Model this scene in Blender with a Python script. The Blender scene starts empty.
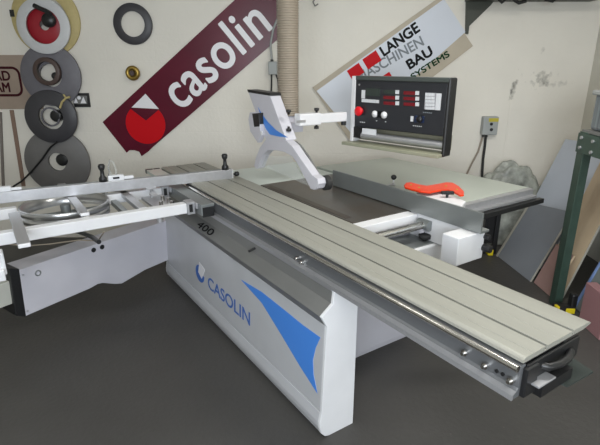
import bpy, bmesh, math, random
from mathutils import Vector, Matrix
random.seed(7)
V = Vector
C = bpy.context.scene.collection

# ------------------------------------------------------------------ camera frame
# world: X along the sliding table (towards its near end), Y across the saw, Z up
CX, CY, F = 300.0, 222.5, 476.69
_a = V((-36-CX, CY-63, -F)).normalized(); _b = V((1052-CX, CY-63, -F)).normalized()
AX, AY = -_a, _b
AY = (AY - AX*AY.dot(AX)).normalized(); AZ = AX.cross(AY)
CAM = V((0.615, -1.185, 1.70))
def ray(x, y):
    c = V((x-CX, CY-y, -F)); return V((AX.dot(c), AY.dot(c), AZ.dot(c)))
def onplane(x, y, P, n):
    r = ray(x, y); return CAM + r*((V(P)-CAM).dot(V(n))/r.dot(V(n)))
def pz(x, y, z): return onplane(x, y, (0, 0, z), (0, 0, 1))
def py(x, y, Y): return onplane(x, y, (0, Y, 0), (0, 1, 0))
def px(x, y, X): return onplane(x, y, (X, 0, 0), (1, 0, 0))
RT = V((AX.x, AY.x, 0)).normalized()          # room right
H = V((-RT.y, RT.x, 0))                        # room depth (away from the viewer)
UP = V((0, 0, 1))
G0 = V((CAM.x, CAM.y, 0))
def W(u, v, z): return G0 + RT*u + H*v + UP*z
def wl(x, y, v=4.6):
    """point of the room plane at depth v -> (u, z)"""
    p = onplane(x, y, W(0, v, 0), H); return ((p-G0).dot(RT), p.z)

cam_d = bpy.data.cameras.new('camera'); cam = bpy.data.objects.new('camera', cam_d); C.objects.link(cam)
cam_d.sensor_width = 36; cam_d.lens = F*36/600; cam_d.clip_start = .02
R3 = Matrix((AX, AY, AZ))                      # world = R3 @ cam
cam.matrix_world = Matrix.Translation(CAM) @ R3.to_4x4()
bpy.context.scene.camera = cam

# ------------------------------------------------------------------ materials
def mat(name, col, rough=.5, metal=0, noise=0, nscale=8, bump=0, bscale=60, spec=.5, emit=0, alpha=1, dirt=None, stretch=None, coat=0):
    m = bpy.data.materials.new(name); m.use_nodes = True
    N, L = m.node_tree.nodes, m.node_tree.links
    b = N['Principled BSDF']
    b.inputs['Base Color'].default_value = (*col, 1); b.inputs['Roughness'].default_value = rough
    b.inputs['Metallic'].default_value = metal; b.inputs['Specular IOR Level'].default_value = spec
    b.inputs['Coat Weight'].default_value = coat; b.inputs['Coat Roughness'].default_value = .1
    if alpha < 1: b.inputs['Alpha'].default_value = alpha
    if emit:
        b.inputs['Emission Color'].default_value = (*col, 1); b.inputs['Emission Strength'].default_value = emit
    tc = N.new('ShaderNodeTexCoord'); mp = N.new('ShaderNodeMapping'); L.new(tc.outputs['Object'], mp.inputs[0])
    if stretch: mp.inputs['Scale'].default_value = stretch
    if noise:
        t = N.new('ShaderNodeTexNoise'); t.inputs['Scale'].default_value = nscale; t.inputs['Detail'].default_value = 5
        L.new(mp.outputs[0], t.inputs['Vector'])
        r = N.new('ShaderNodeMapRange'); r.inputs[1].default_value = .3; r.inputs[2].default_value = .7
        L.new(t.outputs[0], r.inputs[0])
        mx = N.new('ShaderNodeMix'); mx.data_type = 'RGBA'
        c2 = dirt if dirt else tuple(c*(1-noise) for c in col)
        mx.inputs[6].default_value = (*col, 1); mx.inputs[7].default_value = (*c2, 1)
        if dirt:
            mu = N.new('ShaderNodeMath'); mu.operation = 'MULTIPLY'; mu.inputs[1].default_value = noise
            L.new(r.outputs[0], mu.inputs[0]); L.new(mu.outputs[0], mx.inputs[0])
        else: L.new(r.outputs[0], mx.inputs[0])
        L.new(mx.outputs[2], b.inputs['Base Color'])
    if bump:
        t2 = N.new('ShaderNodeTexNoise'); t2.inputs['Scale'].default_value = bscale; t2.inputs['Detail'].default_value = 4
        L.new(mp.outputs[0], t2.inputs['Vector'])
        bu = N.new('ShaderNodeBump'); bu.inputs['Strength'].default_value = bump; bu.inputs['Distance'].default_value = .01
        L.new(t2.outputs[0], bu.inputs['Height']); L.new(bu.outputs[0], b.inputs['Normal'])
    return m
def hexc(h):
    s = [int(h[i:i+2], 16)/255 for i in (0, 2, 4)]
    return tuple(c/12.92 if c <= .04045 else ((c+.055)/1.055)**2.4 for c in s)
M = {}
M['paint'] = mat('machine_paint', (.56, .55, .60), .38, noise=.06, nscale=5, bump=.03, bscale=300)
M['white'] = mat('white_paint', (.74, .74, .76), .35, noise=.05, nscale=6)
M['silverpaint'] = mat('silver_paint', (.56, .565, .59), .38, .15, noise=.08, nscale=4, bump=.04, bscale=400)
M['greypaint'] = mat('grey_paint', (.20, .20, .195), .42, .3, noise=.1, nscale=5)
M['anod'] = mat('anodised_aluminium', (.335, .33, .29), .48, .15, noise=.10, nscale=3, stretch=(.3, 6, 1), bump=.02, bscale=200)
M['anod2'] = mat('bare_aluminium', (.50, .50, .52), .36, .65, noise=.1, nscale=6, stretch=(.5, 6, 6))
M['ringmetal'] = mat('brushed_ring', (.55, .55, .55), .28, .9)
M['steel'] = mat('carriage_steel', (.19, .195, .205), .42, .5, noise=.12, nscale=4, stretch=(.4, 5, 5))
M['chrome'] = mat('ground_steel_bar', (.62, .60, .57), .24, 1)
M['cast'] = mat('cast_iron', (.115, .11, .10), .33, .55, noise=.5, nscale=5, dirt=(.10, .06, .035), bump=.03, bscale=150)
M['alfence'] = mat('fence_aluminium', (.31, .33, .33), .38, .7, noise=.12, nscale=4)
M['black'] = mat('black_plastic', (.012, .012, .013), .38)
M['rubber'] = mat('black_rubber', (.02, .02, .02), .7)
M['blue'] = mat('blue_decal', hexc('4684d8'), .4)
M['navy'] = mat('dark_blue_decal', hexc('3c68b4'), .4)
M['mark'] = mat('dark_print', (.006, .006, .007), .6, spec=.15)
M['laminate'] = mat('grey_laminate', (.42, .45, .40), .35, noise=.06, nscale=4)
M['pale'] = mat('pale_plate', (.60, .66, .62), .3, noise=.05, nscale=4)
M['orange'] = mat('orange_plastic', hexc('d8380f'), .35)
M['banner'] = mat('maroon_banner', hexc('5a0a24'), .3, noise=.2, nscale=3, spec=.3)
M['red'] = mat('red_print', hexc('c00a16'), .5, spec=.15)
M['letter'] = mat('white_print', (.78, .77, .80), .4)
M['board'] = mat('white_board', (.62, .65, .72), .35, noise=.04, nscale=3)
M['beige'] = mat('beige_backing', hexc('b7ac9a'), .6, noise=.15, nscale=5)
M['oldsign'] = mat('old_sign', hexc('a08f80'), .6, noise=.2, nscale=4)
M['greylet'] = mat('grey_print', hexc('7c8288'), .6, spec=.15)
M['green'] = mat('green_print', hexc('123a1e'), .6, spec=.15)
M['darkred'] = mat('dark_red_print', hexc('3a0e16'), .6, spec=.15)
M['yellowtape'] = mat('yellow_edging', hexc('bfae78'), .6, noise=.12, nscale=30)
M['whitetape'] = mat('white_edging', hexc('c9c9ca'), .5, noise=.05, nscale=30)
M['greytape'] = mat('grey_edging', hexc('6c6a70'), .55, noise=.1, nscale=20)
M['darktape'] = mat('dark_edging', hexc('3c3b3f'), .45, noise=.12, nscale=20)
M['lowtape'] = mat('mid_grey_edging', hexc('6d6b6a'), .55, noise=.08, nscale=15)
M['redtape'] = mat('red_edging', hexc('9b1f2c'), .45, noise=.1, nscale=20)
M['browntape'] = mat('brown_edging', hexc('4a3b36'), .5)
M['brass'] = mat('brass', hexc('9a8040'), .35, .8)
M['hose'] = mat('hose_plastic', hexc('94897a'), .45, noise=.1, nscale=10)
M['rack'] = mat('green_rack_paint', hexc('3c5046'), .42, noise=.2, nscale=12, bump=.05)
M['bracket'] = mat('bracket_grey_green', hexc('3a3d35'), .5)
M['greyboard'] = mat('grey_chipboard_facing', hexc('80848b'), .5, noise=.08, nscale=4)
M['edge'] = mat('light_board_edge', hexc('a8a49a'), .6)
M['whiteboard'] = mat('white_melamine', hexc('b9bfca'), .4, noise=.05, nscale=3)
M['wood'] = mat('beige_wood', hexc('d6c2a4'), .6, noise=.6, nscale=3, dirt=hexc('8a684a'), stretch=(1, 1, .35))
M['pink'] = mat('pinkish_board', hexc('a5857f'), .6, noise=.15, nscale=6)
M['pinkbox'] = mat('dusty_pink_card', hexc('9c7476'), .6)
M['yellow'] = mat('yellow_plastic', hexc('d9c31e'), .45)
M['socket'] = mat('grey_socket_plastic', hexc('9c9f9e'), .45)
M['label'] = mat('yellow_label', hexc('b5a838'), .5)
M['bag'] = mat('plastic_bag', (.60, .62, .56), .28, noise=.75, nscale=9, bump=1, bscale=12, alpha=.75)
M['clear'] = mat('clear_acrylic', (.8, .85, .85), .08, alpha=.14)
M['ledred'] = mat('red_display', (.16, .006, .012), .15)
M['panel'] = mat('panel_face', (.020, .021, .026), .32)
M['panelcase'] = mat('panel_case', (.035, .038, .038), .35, .3)
M['key'] = mat('white_key', (.62, .63, .65), .4)
M['lcd'] = mat('lcd_display', (.03, .04, .035), .15)
M['olive'] = mat('olive_metal', (.30, .29, .22), .4, .5)
M['ledge'] = mat('pale_olive_metal', (.38, .38, .28), .42, .3)
M['redbtn'] = mat('red_button', hexc('e01020'), .35)
M['skirt'] = mat('paper_label', (.7, .71, .74), .5)
M['tile'] = mat('lamp_housing', (.7, .7, .7), .5)
M['tube'] = mat('lamp_tube', (1, .97, .9), .5, emit=4)

# painted wall with brick joints, scuffs and stains
def wallmat(name, col, scuffs=()):
    m = mat(name, col, .55, bump=.25, bscale=35, noise=.07, nscale=2.2, spec=.3)
    N, L = m.node_tree.nodes, m.node_tree.links; b = N['Principled BSDF']
    tc = N.new('ShaderNodeTexCoord')
    prev = b.inputs['Base Color'].links[0].from_socket
    for (u, z, ru, rz, k, rot) in scuffs:
        mp = N.new('ShaderNodeMapping'); L.new(tc.outputs['Object'], mp.inputs[0]); mp.vector_type = 'TEXTURE'
        mp.inputs['Location'].default_value = (u, 0, z); mp.inputs['Rotation'].default_value = (0, rot, 0)
        mp.inputs['Scale'].default_value = (ru, 10, rz)
        ln = N.new('ShaderNodeVectorMath'); ln.operation = 'LENGTH'; L.new(mp.outputs[0], ln.inputs[0])
        n = N.new('ShaderNodeTexNoise'); n.inputs['Scale'].default_value = 22; n.inputs['Detail'].default_value = 6; L.new(tc.outputs['Object'], n.inputs['Vector'])
        s = N.new('ShaderNodeMath'); s.operation = 'MULTIPLY_ADD'; L.new(n.outputs[0], s.inputs[0]); s.inputs[1].default_value = 2.6; L.new(ln.outputs['Value'], s.inputs[2])
        r = N.new('ShaderNodeMapRange'); r.inputs[1].default_value = 1.35; r.inputs[2].default_value = 2.2; r.inputs[3].default_value = k; r.inputs[4].default_value = 0
        L.new(s.outputs[0], r.inputs[0])
        mx = N.new('ShaderNodeMix'); mx.data_type = 'RGBA'; L.new(r.outputs[0], mx.inputs[0]); L.new(prev, mx.inputs[6]); mx.inputs[7].default_value = (.05, .05, .045, 1)
        prev = mx.outputs[2]
    L.new(prev, b.inputs['Base Color'])
    br = N.new('ShaderNodeTexBrick'); br.inputs['Scale'].default_value = 1; br.inputs['Brick Width'].default_value = .44; br.inputs['Row Height'].default_value = .215
    br.inputs['Mortar Size'].default_value = .006; br.inputs['Mortar Smooth'].default_value = 1
    mp = N.new('ShaderNodeMapping'); mp.inputs['Rotation'].default_value = (math.pi/2, 0, 0); L.new(tc.outputs['Object'], mp.inputs[0]); L.new(mp.outputs[0], br.inputs['Vector'])
    b2 = N.new('ShaderNodeBump'); b2.inputs['Strength'].default_value = .16; b2.inputs['Distance'].default_value = .004; b2.invert = True
    L.new(br.outputs['Fac'], b2.inputs['Height'])
    old = b.inputs['Normal'].links[0].from_socket; L.new(old, b2.inputs['Normal']); L.new(b2.outputs[0], b.inputs['Normal'])
    return m

# ------------------------------------------------------------------ mesh builder
class MB:
    def __init__(s): s.v = []; s.f = []; s.sm = []; s.mi = []; s.cur = 0
    def add(s, vs, fs, smooth=False):
        k = len(s.v); s.v += [V(p) for p in vs]
        for f in fs: s.f.append([k+i for i in f]); s.sm.append(smooth); s.mi.append(s.cur)
        return s
    def obox(s, c, ax, ay, az):
        c, ax, ay, az = V(c), V(ax), V(ay), V(az)
        vs = [c+ax*i+ay*j+az*k for i in (-1, 1) for j in (-1, 1) for k in (-1, 1)]
        return s.add(vs, [(0, 1, 3, 2), (4, 6, 7, 5), (0, 4, 5, 1), (2, 3, 7, 6), (0, 2, 6, 4), (1, 5, 7, 3)])
    def box(s, a, b):
        a, b = V(a), V(b); h = (b-a)/2
        return s.obox((a+b)/2, (h.x, 0, 0), (0, h.y, 0), (0, 0, h.z))
    def rbox(s, u0, u1, v0, v1, z0, z1):      # box in room axes
        return s.obox(W((u0+u1)/2, (v0+v1)/2, (z0+z1)/2), RT*((u1-u0)/2), H*((v1-v0)/2), UP*((z1-z0)/2))
    def prism(s, pts, t):
        """closed 3D polygon extruded by vector t"""
        pts = [V(p) for p in pts]; t = V(t); n = len(pts)
        return s.add(pts+[p+t for p in pts], [list(range(n))[::-1], list(range(n, 2*n))]+[(i, (i+1) % n, n+(i+1) % n, n+i) for i in range(n)])
    def cyl(s, a, b, r, r2=None, seg=20, caps=True):
        a, b = V(a), V(b); r2 = r if r2 is None else r2
        d = (b-a).normalized(); e = d.orthogonal().normalized(); g = d.cross(e)
        vs = []
        for p, q in ((a, r), (b, r2)):
            vs += [p+e*(q*math.cos(2*math.pi*i/seg))+g*(q*math.sin(2*math.pi*i/seg)) for i in range(seg)]
        s.add(vs, [(i, (i+1) % seg, seg+(i+1) % seg, seg+i) for i in range(seg)], True)
        if caps: s.add(vs, [list(range(seg))[::-1], list(range(seg, 2*seg))])
        return s
    def lathe(s, a, d, prof, seg=28):
        """prof: (distance along d, radius)"""
        a, d = V(a), V(d).normalized(); e = d.orthogonal().normalized(); g = d.cross(e); n = len(prof)
        vs = [a+d*h+e*(r*math.cos(2*math.pi*i/seg))+g*(r*math.sin(2*math.pi*i/seg)) for h, r in prof for i in range(seg)]
        fs = [(j*seg+i, j*seg+(i+1) % seg, (j+1)*seg+(i+1) % seg, (j+1)*seg+i) for j in range(n-1) for i in range(seg)]
        return s.add(vs, fs, True)
    def ring(s, c, d, ro, ri, t, seg=56):
        return s.lathe(c, d, [(0, ri), (0, ro-.003), (.003, ro), (t-.003, ro), (t, ro-.003), (t, ri), (0, ri)], seg)
    def tube(s, pts, r, seg=10, rr=None):
        pts = [V(p) for p in pts]; n = len(pts); vs = []; e = None
        for i, p in enumerate(pts):
            d = (pts[min(i+1, n-1)]-pts[max(i-1, 0)]).normalized()
            e = d.orthogonal().normalized() if e is None else (e-d*e.dot(d)).normalized()
            g = d.cross(e); q = rr[i] if rr else r
            vs += [p+e*(q*math.cos(2*math.pi*k/seg))+g*(q*math.sin(2*math.pi*k/seg)) for k in range(seg)]
        s.add(vs, [(j*seg+k, j*seg+(k+1) % seg, (j+1)*seg+(k+1) % seg, (j+1)*seg+k) for j in range(n-1) for k in range(seg)], True)
        return s.add(vs, [list(range(seg))[::-1], list(range((n-1)*seg, n*seg))])
    def quad(s, *p): return s.add(p, [tuple(range(len(p)))])
    def build(s, name, m, parent=None, base=None, bevel=0, mats=None):
        me = bpy.data.meshes.new(name)
        if parent is not None: base = WORLD[parent.name]
        base = V(base) if base is not None else V((0, 0, 0))
        me.from_pydata([tuple(p-base) for p in s.v], [], s.f)
        bm = bmesh.new(); bm.from_mesh(me); bmesh.ops.recalc_face_normals(bm, faces=bm.faces); bm.to_mesh(me); bm.free()
        for i, p in enumerate(me.polygons): p.use_smooth = s.sm[i]; p.material_index = s.mi[i]
        for q in ([m] if mats is None else mats): me.materials.append(q)
        o = bpy.data.objects.new(name, me); C.objects.link(o)
        if parent is not None: o.parent = parent
        else: o.location = base
        WORLD[o.name] = base
        if bevel:
            b = o.modifiers.new('bevel', 'BEVEL'); b.width = bevel; b.segments = 2; b.limit_method = 'ANGLE'; b.angle_limit = .9
        return o
WORLD = {}
def tag(o, label, cat, group=None, kind=None):
    if label: o['label'] = label
    if cat: o['category'] = cat
    if group: o['group'] = group
    if kind: o['kind'] = kind
    return o
def thing(name, label, cat, base, group=None):
    o = bpy.data.objects.new(name, None); C.objects.link(o); o.location = base; o.empty_display_size = .1
    WORLD[o.name] = V(base); return tag(o, label, cat, group)
def struct(o): o['kind'] = 'structure'; return o
def text(name, body, m, parent, origin, ex, ey, size, depth=.002, bold=0, xscale=1, spacing=1, shear=0):
    """letters standing on the surface spanned by ex, ey"""
    cu = bpy.data.curves.new(name, 'FONT'); cu.body = body; cu.size = 1; cu.offset = 0; cu.extrude = 0; cu.space_character = spacing; cu.shear = shear
    t = bpy.data.objects.new(name, cu); C.objects.link(t)
    bpy.context.view_layer.update()
    me0 = bpy.data.meshes.new_from_object(t.evaluated_get(bpy.context.evaluated_depsgraph_get()))
    C.objects.unlink(t); bpy.data.objects.remove(t)
    ex, ey = V(ex).normalized(), V(ey).normalized(); n = ex.cross(ey)
    b = MB(); k = bold*size
    shifts = [(k*math.cos(i*math.pi/4), k*math.sin(i*math.pi/4)) for i in range(8)] if bold else [(0, 0)]
    vs = [V(origin)+ex*(p.co.x*size*xscale)+ey*(p.co.y*size)+n*depth for p in me0.vertices]
    for i_, (sx, sy) in enumerate(shifts):
        b.add([p+ex*sx+ey*sy+n*(i_*.00003) for p in vs], [tuple(p.vertices) for p in me0.polygons])
    # thickness: side walls along boundary edges
    cnt = {}
    for p in me0.polygons:
        vv = list(p.vertices)
        for i in range(len(vv)):
            k = (vv[i], vv[(i+1) % len(vv)]); cnt[tuple(sorted(k))] = cnt.get(tuple(sorted(k)), 0)+1
    for (i, j), c in cnt.items():
        if c == 1: b.add([vs[i], vs[j], vs[j]-n*depth, vs[i]-n*depth], [(0, 1, 2, 3)])
    bpy.data.meshes.remove(me0)
    return b.build(name, m, parent)

# ================================================================== THE ROOM
VB, UR, UL, VF, HC = 4.6, 2.68, -3.4, -1.6, 2.85
su1, sz1 = wl(514, 88); su2, sz2 = wl(541, 80); su3, sz3 = wl(558, 84); su4, sz4 = wl(543, 51)
wm = wallmat('painted_wall', hexc('e2ddd3'), [(su1, sz1, .035, .16, .9, .25), (su2, sz2, .13, .09, .6, 0), (su3, sz3, .14, .035, .4, 0), (su4, sz4, .03, .05, .4, 0)])
def room_piece(name, m, u0, u1, v0, v1, z0, z1):
    b = MB(); b.box((u0, v0, z0), (u1, v1, z1)); o = b.build(name, m)
    o.matrix_world = Matrix.Translation(G0) @ Matrix(((RT.x, H.x, 0, 0), (RT.y, H.y, 0, 0), (0, 0, 1, 0), (0, 0, 0, 1)))
    return struct(o)
room_piece('wall_back', wm, UL-.1, UR+.1, VB, VB+.12, 0, HC)
wr = wallmat('painted_side_wall', hexc('cdcabf'))
room_piece('wall_right', wr, UR, UR+.12, VF, VB, 0, HC)
room_piece('wall_left', wr, UL-.12, UL, VF, VB, 0, HC)
room_piece('wall_front', wr, UL-.1, UR+.1, VF-.12, VF, 0, HC)
room_piece('ceiling', mat('ceiling_paint', (.6, .6, .56), .8), UL, UR, VF, VB, HC, HC+.1)
fm = mat('floor_paint', (.070, .066, .062), .5, noise=.3, nscale=1.3, bump=.25, bscale=40, spec=.4)
N, L = fm.node_tree.nodes, fm.node_tree.links
tc = N.new('ShaderNodeTexCoord'); vo = N.new('ShaderNodeTexVoronoi'); vo.inputs['Scale'].default_value = 9; L.new(tc.outputs['Object'], vo.inputs['Vector'])
rr = N.new('ShaderNodeMapRange'); rr.inputs[1].default_value = .025; rr.inputs[2].default_value = .035; rr.inputs[3].default_value = .5; rr.inputs[4].default_value = 0
L.new(vo.outputs['Distance'], rr.inputs[0]); mx = N.new('ShaderNodeMix'); mx.data_type = 'RGBA'; bb = N['Principled BSDF']
L.new(bb.inputs['Base Color'].links[0].from_socket, mx.inputs[6]); mx.inputs[7].default_value = (.16, .15, .13, 1); L.new(rr.outputs[0], mx.inputs[0]); L.new(mx.outputs[2], bb.inputs['Base Color'])
room_piece('floor', fm, UL, UR, VF, VB, -.1, 0)
# painted conduit on the back wall, brown strip and grey conduit low on the left
def wallstrip(name, a, b, w, d, m):
    (u0, z0), (u1, z1) = wl(*a), wl(*b)
    e = (RT*(u1-u0)+UP*(z1-z0)); n = e.normalized().cross(H)
    q = MB(); q.obox(W((u0+u1)/2, VB-d/2, (z0+z1)/2), e/2, n*(w/2), H*(d/2)); return struct(q.build(name, m))
wallstrip('trim_1', (511, 100), (499, 196), .02, .004, wm)
wallstrip('trim_2', (12, 110), (24, 186), .035, .012, mat('brown_strip', hexc('80685a'), .6))
wallstrip('trim_3', (1, 112), (4, 186), .02, .02, mat('grey_strip', hexc('77706a'), .6))

# ================================================================== THE SAW
saw = thing('panel_saw', 'white and silver saw body with dark iron table and blue wedge on front cabinet', 'panel saw', (-2.1, .4, 0))
XE, XS = -.85, -3.0
body = MB(); body.box((-3.0, .11, .04), (-1.24, .98, .84)); body.box((-2.98, .13, 0), (-1.26, .96, .04))
body.build('machine_body', M['paint'], saw, bevel=.008)
# front panel, slightly leaning, with rounded toe
prof = [(-.066, .600), (-.085, .15), (-.060, .15), (-.045, .600)]
f = MB(); f.prism([(XS, y, z) for y, z in prof], (XE-.012-XS, 0, 0)); fp = f.build('front_panel', M['silverpaint'], saw, bevel=.003)
toe = [(-.0868, .147), (-.092, .120), (-.097, .095), (-.096, .068), (-.086, .034), (-.064, .008), (-.04, 0), (.06, 0), (.06, .145)]
f = MB(); f.prism([(XS, y, z) for y, z in toe], (XE-.012-XS, 0, 0)); f.build('toe_plinth', M['silverpaint'], saw, bevel=.003)
f = MB(); f.prism([(XS, y, z) for y, z in [(-.031, .762), (-.037, .704), (-.097, .657), (-.068, .602), (-.055, .602), (-.082, .655), (-.02, .70), (-.012, .762)]], (XE-.012-XS, 0, 0))
tp = f.build('trough_panel', M['greypaint'], saw, bevel=.002)
f = MB(); f.box((XS, -.034, .760), (XE-.01, -.016, .768)); f.build('trough_edge', M['anod2'], saw)
f = MB(); f.box((XS+.01, -.012, .15), (XE-.03, .10, .74)); f.build('cabinet_core', M['paint'], saw)
end = [(-.029, .768), (-.036, .704), (-.097, .657), (-.066, .600), (-.086, .15), (-.097, .097), (-.097, .068), (-.087, .034), (-.064, .007), (-.04, 0), (.108, 0), (.108, .768)]
f = MB(); f.prism([(XE-.012, y, z) for y, z in end], (.016, 0, 0)); f.build('end_plate', M['white'], saw, bevel=.002)
f = MB(); f.prism([(XS-.008, y, z) for y, z in end], (.01, 0, 0)); f.build('end_plate', M['white'], saw, bevel=.002)
# decals on the front panel
ez = V((0, prof[0][0]-prof[1][0], prof[0][1]-prof[1][1])).normalized()
fn = V((0, -ez.z, ez.y))
def onf(x, y): return onplane(x, y, V((0, -.066, .6)), fn)
def decal(name, pts, m, parent, n, t=.0015):
    q = MB(); q.prism([p for p in pts], V(n)*t); return q.build(name, m, parent)
wedge = [(241, 279.5), (262, 292), (284, 309.5), (303, 325), (320.5, 337.5), (315.7, 348), (313, 360), (313.6, 375), (317.5, 393.5), (300, 366), (281, 334), (262, 303)]
decal('blue_wedge', [onf(*p) for p in wedge], M['blue'], fp, fn)
e1 = V((1, 0, 0))
c0 = onf(200, 272)
decal('round_emblem', [c0+e1*(.075*math.cos(a))+ez*(.062*math.sin(a)-.012) for a in [math.radians(100+i*10) for i in range(27)]]+[c0+ez*.0-e1*.01], M['navy'], fp, fn)
decal('emblem_flag', [onf(*p) for p in [(199.5, 262), (205, 270), (202, 279), (198.5, 272)]], M['letter'], fp, fn, .002)
a, b = onf(208, 287), onf(252, 319)
text('lettering', 'CASOLIN', M['navy'], fp, V((a.x, a.y, a.z))+fn*.0005, e1, ez, .12, .0015, .012, xscale=(b-a).length/.125/4.1, spacing=1.0)
tn = V((0, -1, .1)).normalized()
ss = V((0, .060, .047)).normalized(); n2 = V((1, 0, 0)).cross(ss)
q0 = onplane(192.5, 229.5, V((0, -.097, .657)), n2); q1 = onplane(214, 244.5, V((0, -.097, .657)), n2)
text('numerals', '400', M['mark'], tp, V((q0.x, -.086, .6655))+n2*.001, (1, 0, 0), ss, .066, .0015, .02, xscale=(q1.x-q0.x)*.82/.066/1.72)
f = MB(); f.cyl((-1.55, -.035, .735), (-1.55, -.075, .725), .007, seg=12); f.build('latch_pin', M['black'], saw)
f = MB(); f.cyl(onf(234, 259)-fn*.003, onf(234, 259)+fn*.006, .006, seg=12); f.build('panel_screw', M['anod2'], saw)
# cast iron table with slot, infeed plate
f = MB(); f.box((-2.25, .395, .845), (-1.24, 1.05, .888)); f.box((-2.23, .42, .80), (-1.27, 1.0, .845)); f.build('saw_table', M['cast'], saw, bevel=.003)
f = MB(); f.box((-2.20, .408, .884), (-1.32, .452, .8895)); f.build('blade_slot_strip', mat('slot_strip', (.09, .075, .06), .4, .6), saw)
f = MB(); f.box((-2.80, .385, .85), (-2.252, 1.05, .888)); f.build('infeed_plate', M['pale'], saw, bevel=.003)
f = MB(); f.box((-1.238, .375, .835), (-1.165, .81, .885)); f.build('front_beam', M['white'], saw, bevel=.003)
f = MB(); f.cyl((-1.10, .30, .842), (-1.10, .86, .842), .022, seg=28); f.build('guide_bar', M['chrome'], saw)
f = MB(); f.box((-1.165, .395, .80), (-1.09, .43, .822)); f.build('bar_bracket', M['paint'], saw)
f = MB(); f.box((-1.165, .76, .80), (-1.09, .79, .822)); f.build('bar_bracket', M['paint'], saw)
f = MB(); f.box((-1.238, .42, .50), (-1.02, .93, .745)); f.build('motor_cover', M['white'], saw, bevel=.008)
f = MB(); f.box((-1.22, .44, .745), (-1.04, .91, .750)); f.build('cover_lid', M['alfence'], saw)
f = MB(); f.lathe((-1.09, .80, .75), UP, [(0, 0), (0, .012), (.012, .012), (.014, .033), (.034, .036), (.04, .03), (.042, 0)]); f.build('hand_knob', M['rubber'], saw)
f = MB(); f.box((-3.15, .03, .775), (-.6, .34, .80)); f.box((-3.1, .06, .70), (-.85, .30, .775)); f.build('carriage_bed', M['olive'], saw)

# ================================================================== SLIDING TABLE
sl = thing('sliding_table', 'long pale anodised aluminium sliding table with two grooves, running to the lower right', 'sliding table', (-1.6, .18, .80))
YW = .372
gr = [(.112, .012), (.262, .012)]
top = [(0, .9), (.0, .872)]
# top profile drawn in (y, z): grooves and shallow steps
top = [(-.004, .883), (-.004, .893), (.002, .897), (.010, .900), (.040, .900), (.042, .898), (.046, .898), (.048, .900), (.106, .900), (.106, .887), (.118, .887), (.118, .900), (.176, .900), (.178, .8985), (.182, .8985), (.184, .900),
       (.256, .900), (.256, .887), (.268, .887), (.268, .900), (.340, .900), (.366, .898), (.371, .895), (.371, .891), (.33, .883)]
f = MB(); f.prism([(-3.17, y, z) for y, z in top], (3.17, 0, 0)); f.build('table_top', M['anod'], sl, bevel=.0)
f = MB()
for y, w in ((.112, .0125), (.262, .0125)):
    f.box((-3.168, y-.0055, .8871), (-.003, y+.0055, .8885))
f.build('groove_insert', M['rubber'], sl)
f = MB(); f.box((-3.15, .014, .810), (-.03, .30, .882)); f.build('hollow_profile', M['steel'], sl)
f = MB(); f.cyl((-3.15, -.026, .872), (.0, -.026, .872), .0105, seg=18); f.build('roller_rod', M['chrome'], sl)
f = MB(); f.prism([(-3.15, y, z) for y, z in [(-.012, .876), (-.014, .862), (-.008, .800), (-.016, .792), (-.036, .786), (-.036, .768), (.002, .768), (.012, .80), (.012, .876)]], (3.15-.0, 0, 0))
fr = f.build('front_profile', M['steel'], sl, bevel=.0015)
f = MB(); f.prism([(-3.15, y, z) for y, z in [(-.0365, .768), (-.0365, .7865), (-.028, .789), (-.018, .793), (-.018, .7905), (-.03, .784), (-.03, .768)]], (3.151, 0, 0)); f.build('lip', M['anod2'], sl)
for (qx, qy, r) in ((298, 258, .010), (303, 262, .010), (466, 352, .011), (486.5, 365, .011), (512, 380, .011)):
    p = py(qx, qy, -.012); f = MB(); f.cyl(p+V((0, .006, 0)), p-V((0, .012, 0)), r, seg=16); f.cyl(p-V((0, .012, 0)), p-V((0, .022, 0)), r*.55, seg=10); f.build('bolt', M['chrome'], sl)
for (qx, qy) in ((497, 371), (503, 374)):
    p = py(qx, qy, -.011); f = MB(); f.cyl(p+V((0, .006, 0)), p-V((0, .004, 0)), .006, seg=10); f.build('grub_screw', M['black'], sl)
# near end: black cap, handle and grey plate; far end cap
f = MB(); f.box((-.002, .014, .800), (.008, .30, .874)); f.box((-.03, .014, .874), (-.002, .30, .8825)); f.box((0, .0, .77), (.016, .06, .868)); f.build('end_cap', M['black'], sl, bevel=.003)
f = MB()
hp = [pz(x, y, .84) for x, y in [(534, 361), (540, 365), (549, 367), (560, 364), (568, 358.5), (571, 352), (568, 347), (560, 345)]]
f.tube(hp, .012, 12); f.build('end_handle', M['black'], sl)
f = MB(); f.box((.0, .03, .805), (.04, .12, .812)); f.build('steel_tab', M['anod2'], sl, bevel=.002)  # tiny bright tab standing in for the highlight line below the handle
f = MB(); f.prism([pz(*p, .745) for p in [(547, 379.5), (567.5, 387.5), (593, 373), (572, 359)]], (0, 0, .006)); o = f.build('end_plate', mat('grey_green_plate', (.04, .048, .044), .6, .1, spec=.2), sl)
o['label'] = 'flat grey green steel plate under the near end'
f = MB(); f.box((-.03, .07, .751), (.030, .24, .79)); f.build('plate_mount', M['black'], sl)
f = MB()
f.box((-3.19, .0, .86), (-3.172, .10, .893)); f.box((-3.19, .12, .86), (-3.172, .25, .893)); f.box((-3.19, .27, .86), (-3.172, .36, .893)); f.build('far_end_cap', M['black'], sl, bevel=.002)

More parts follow.
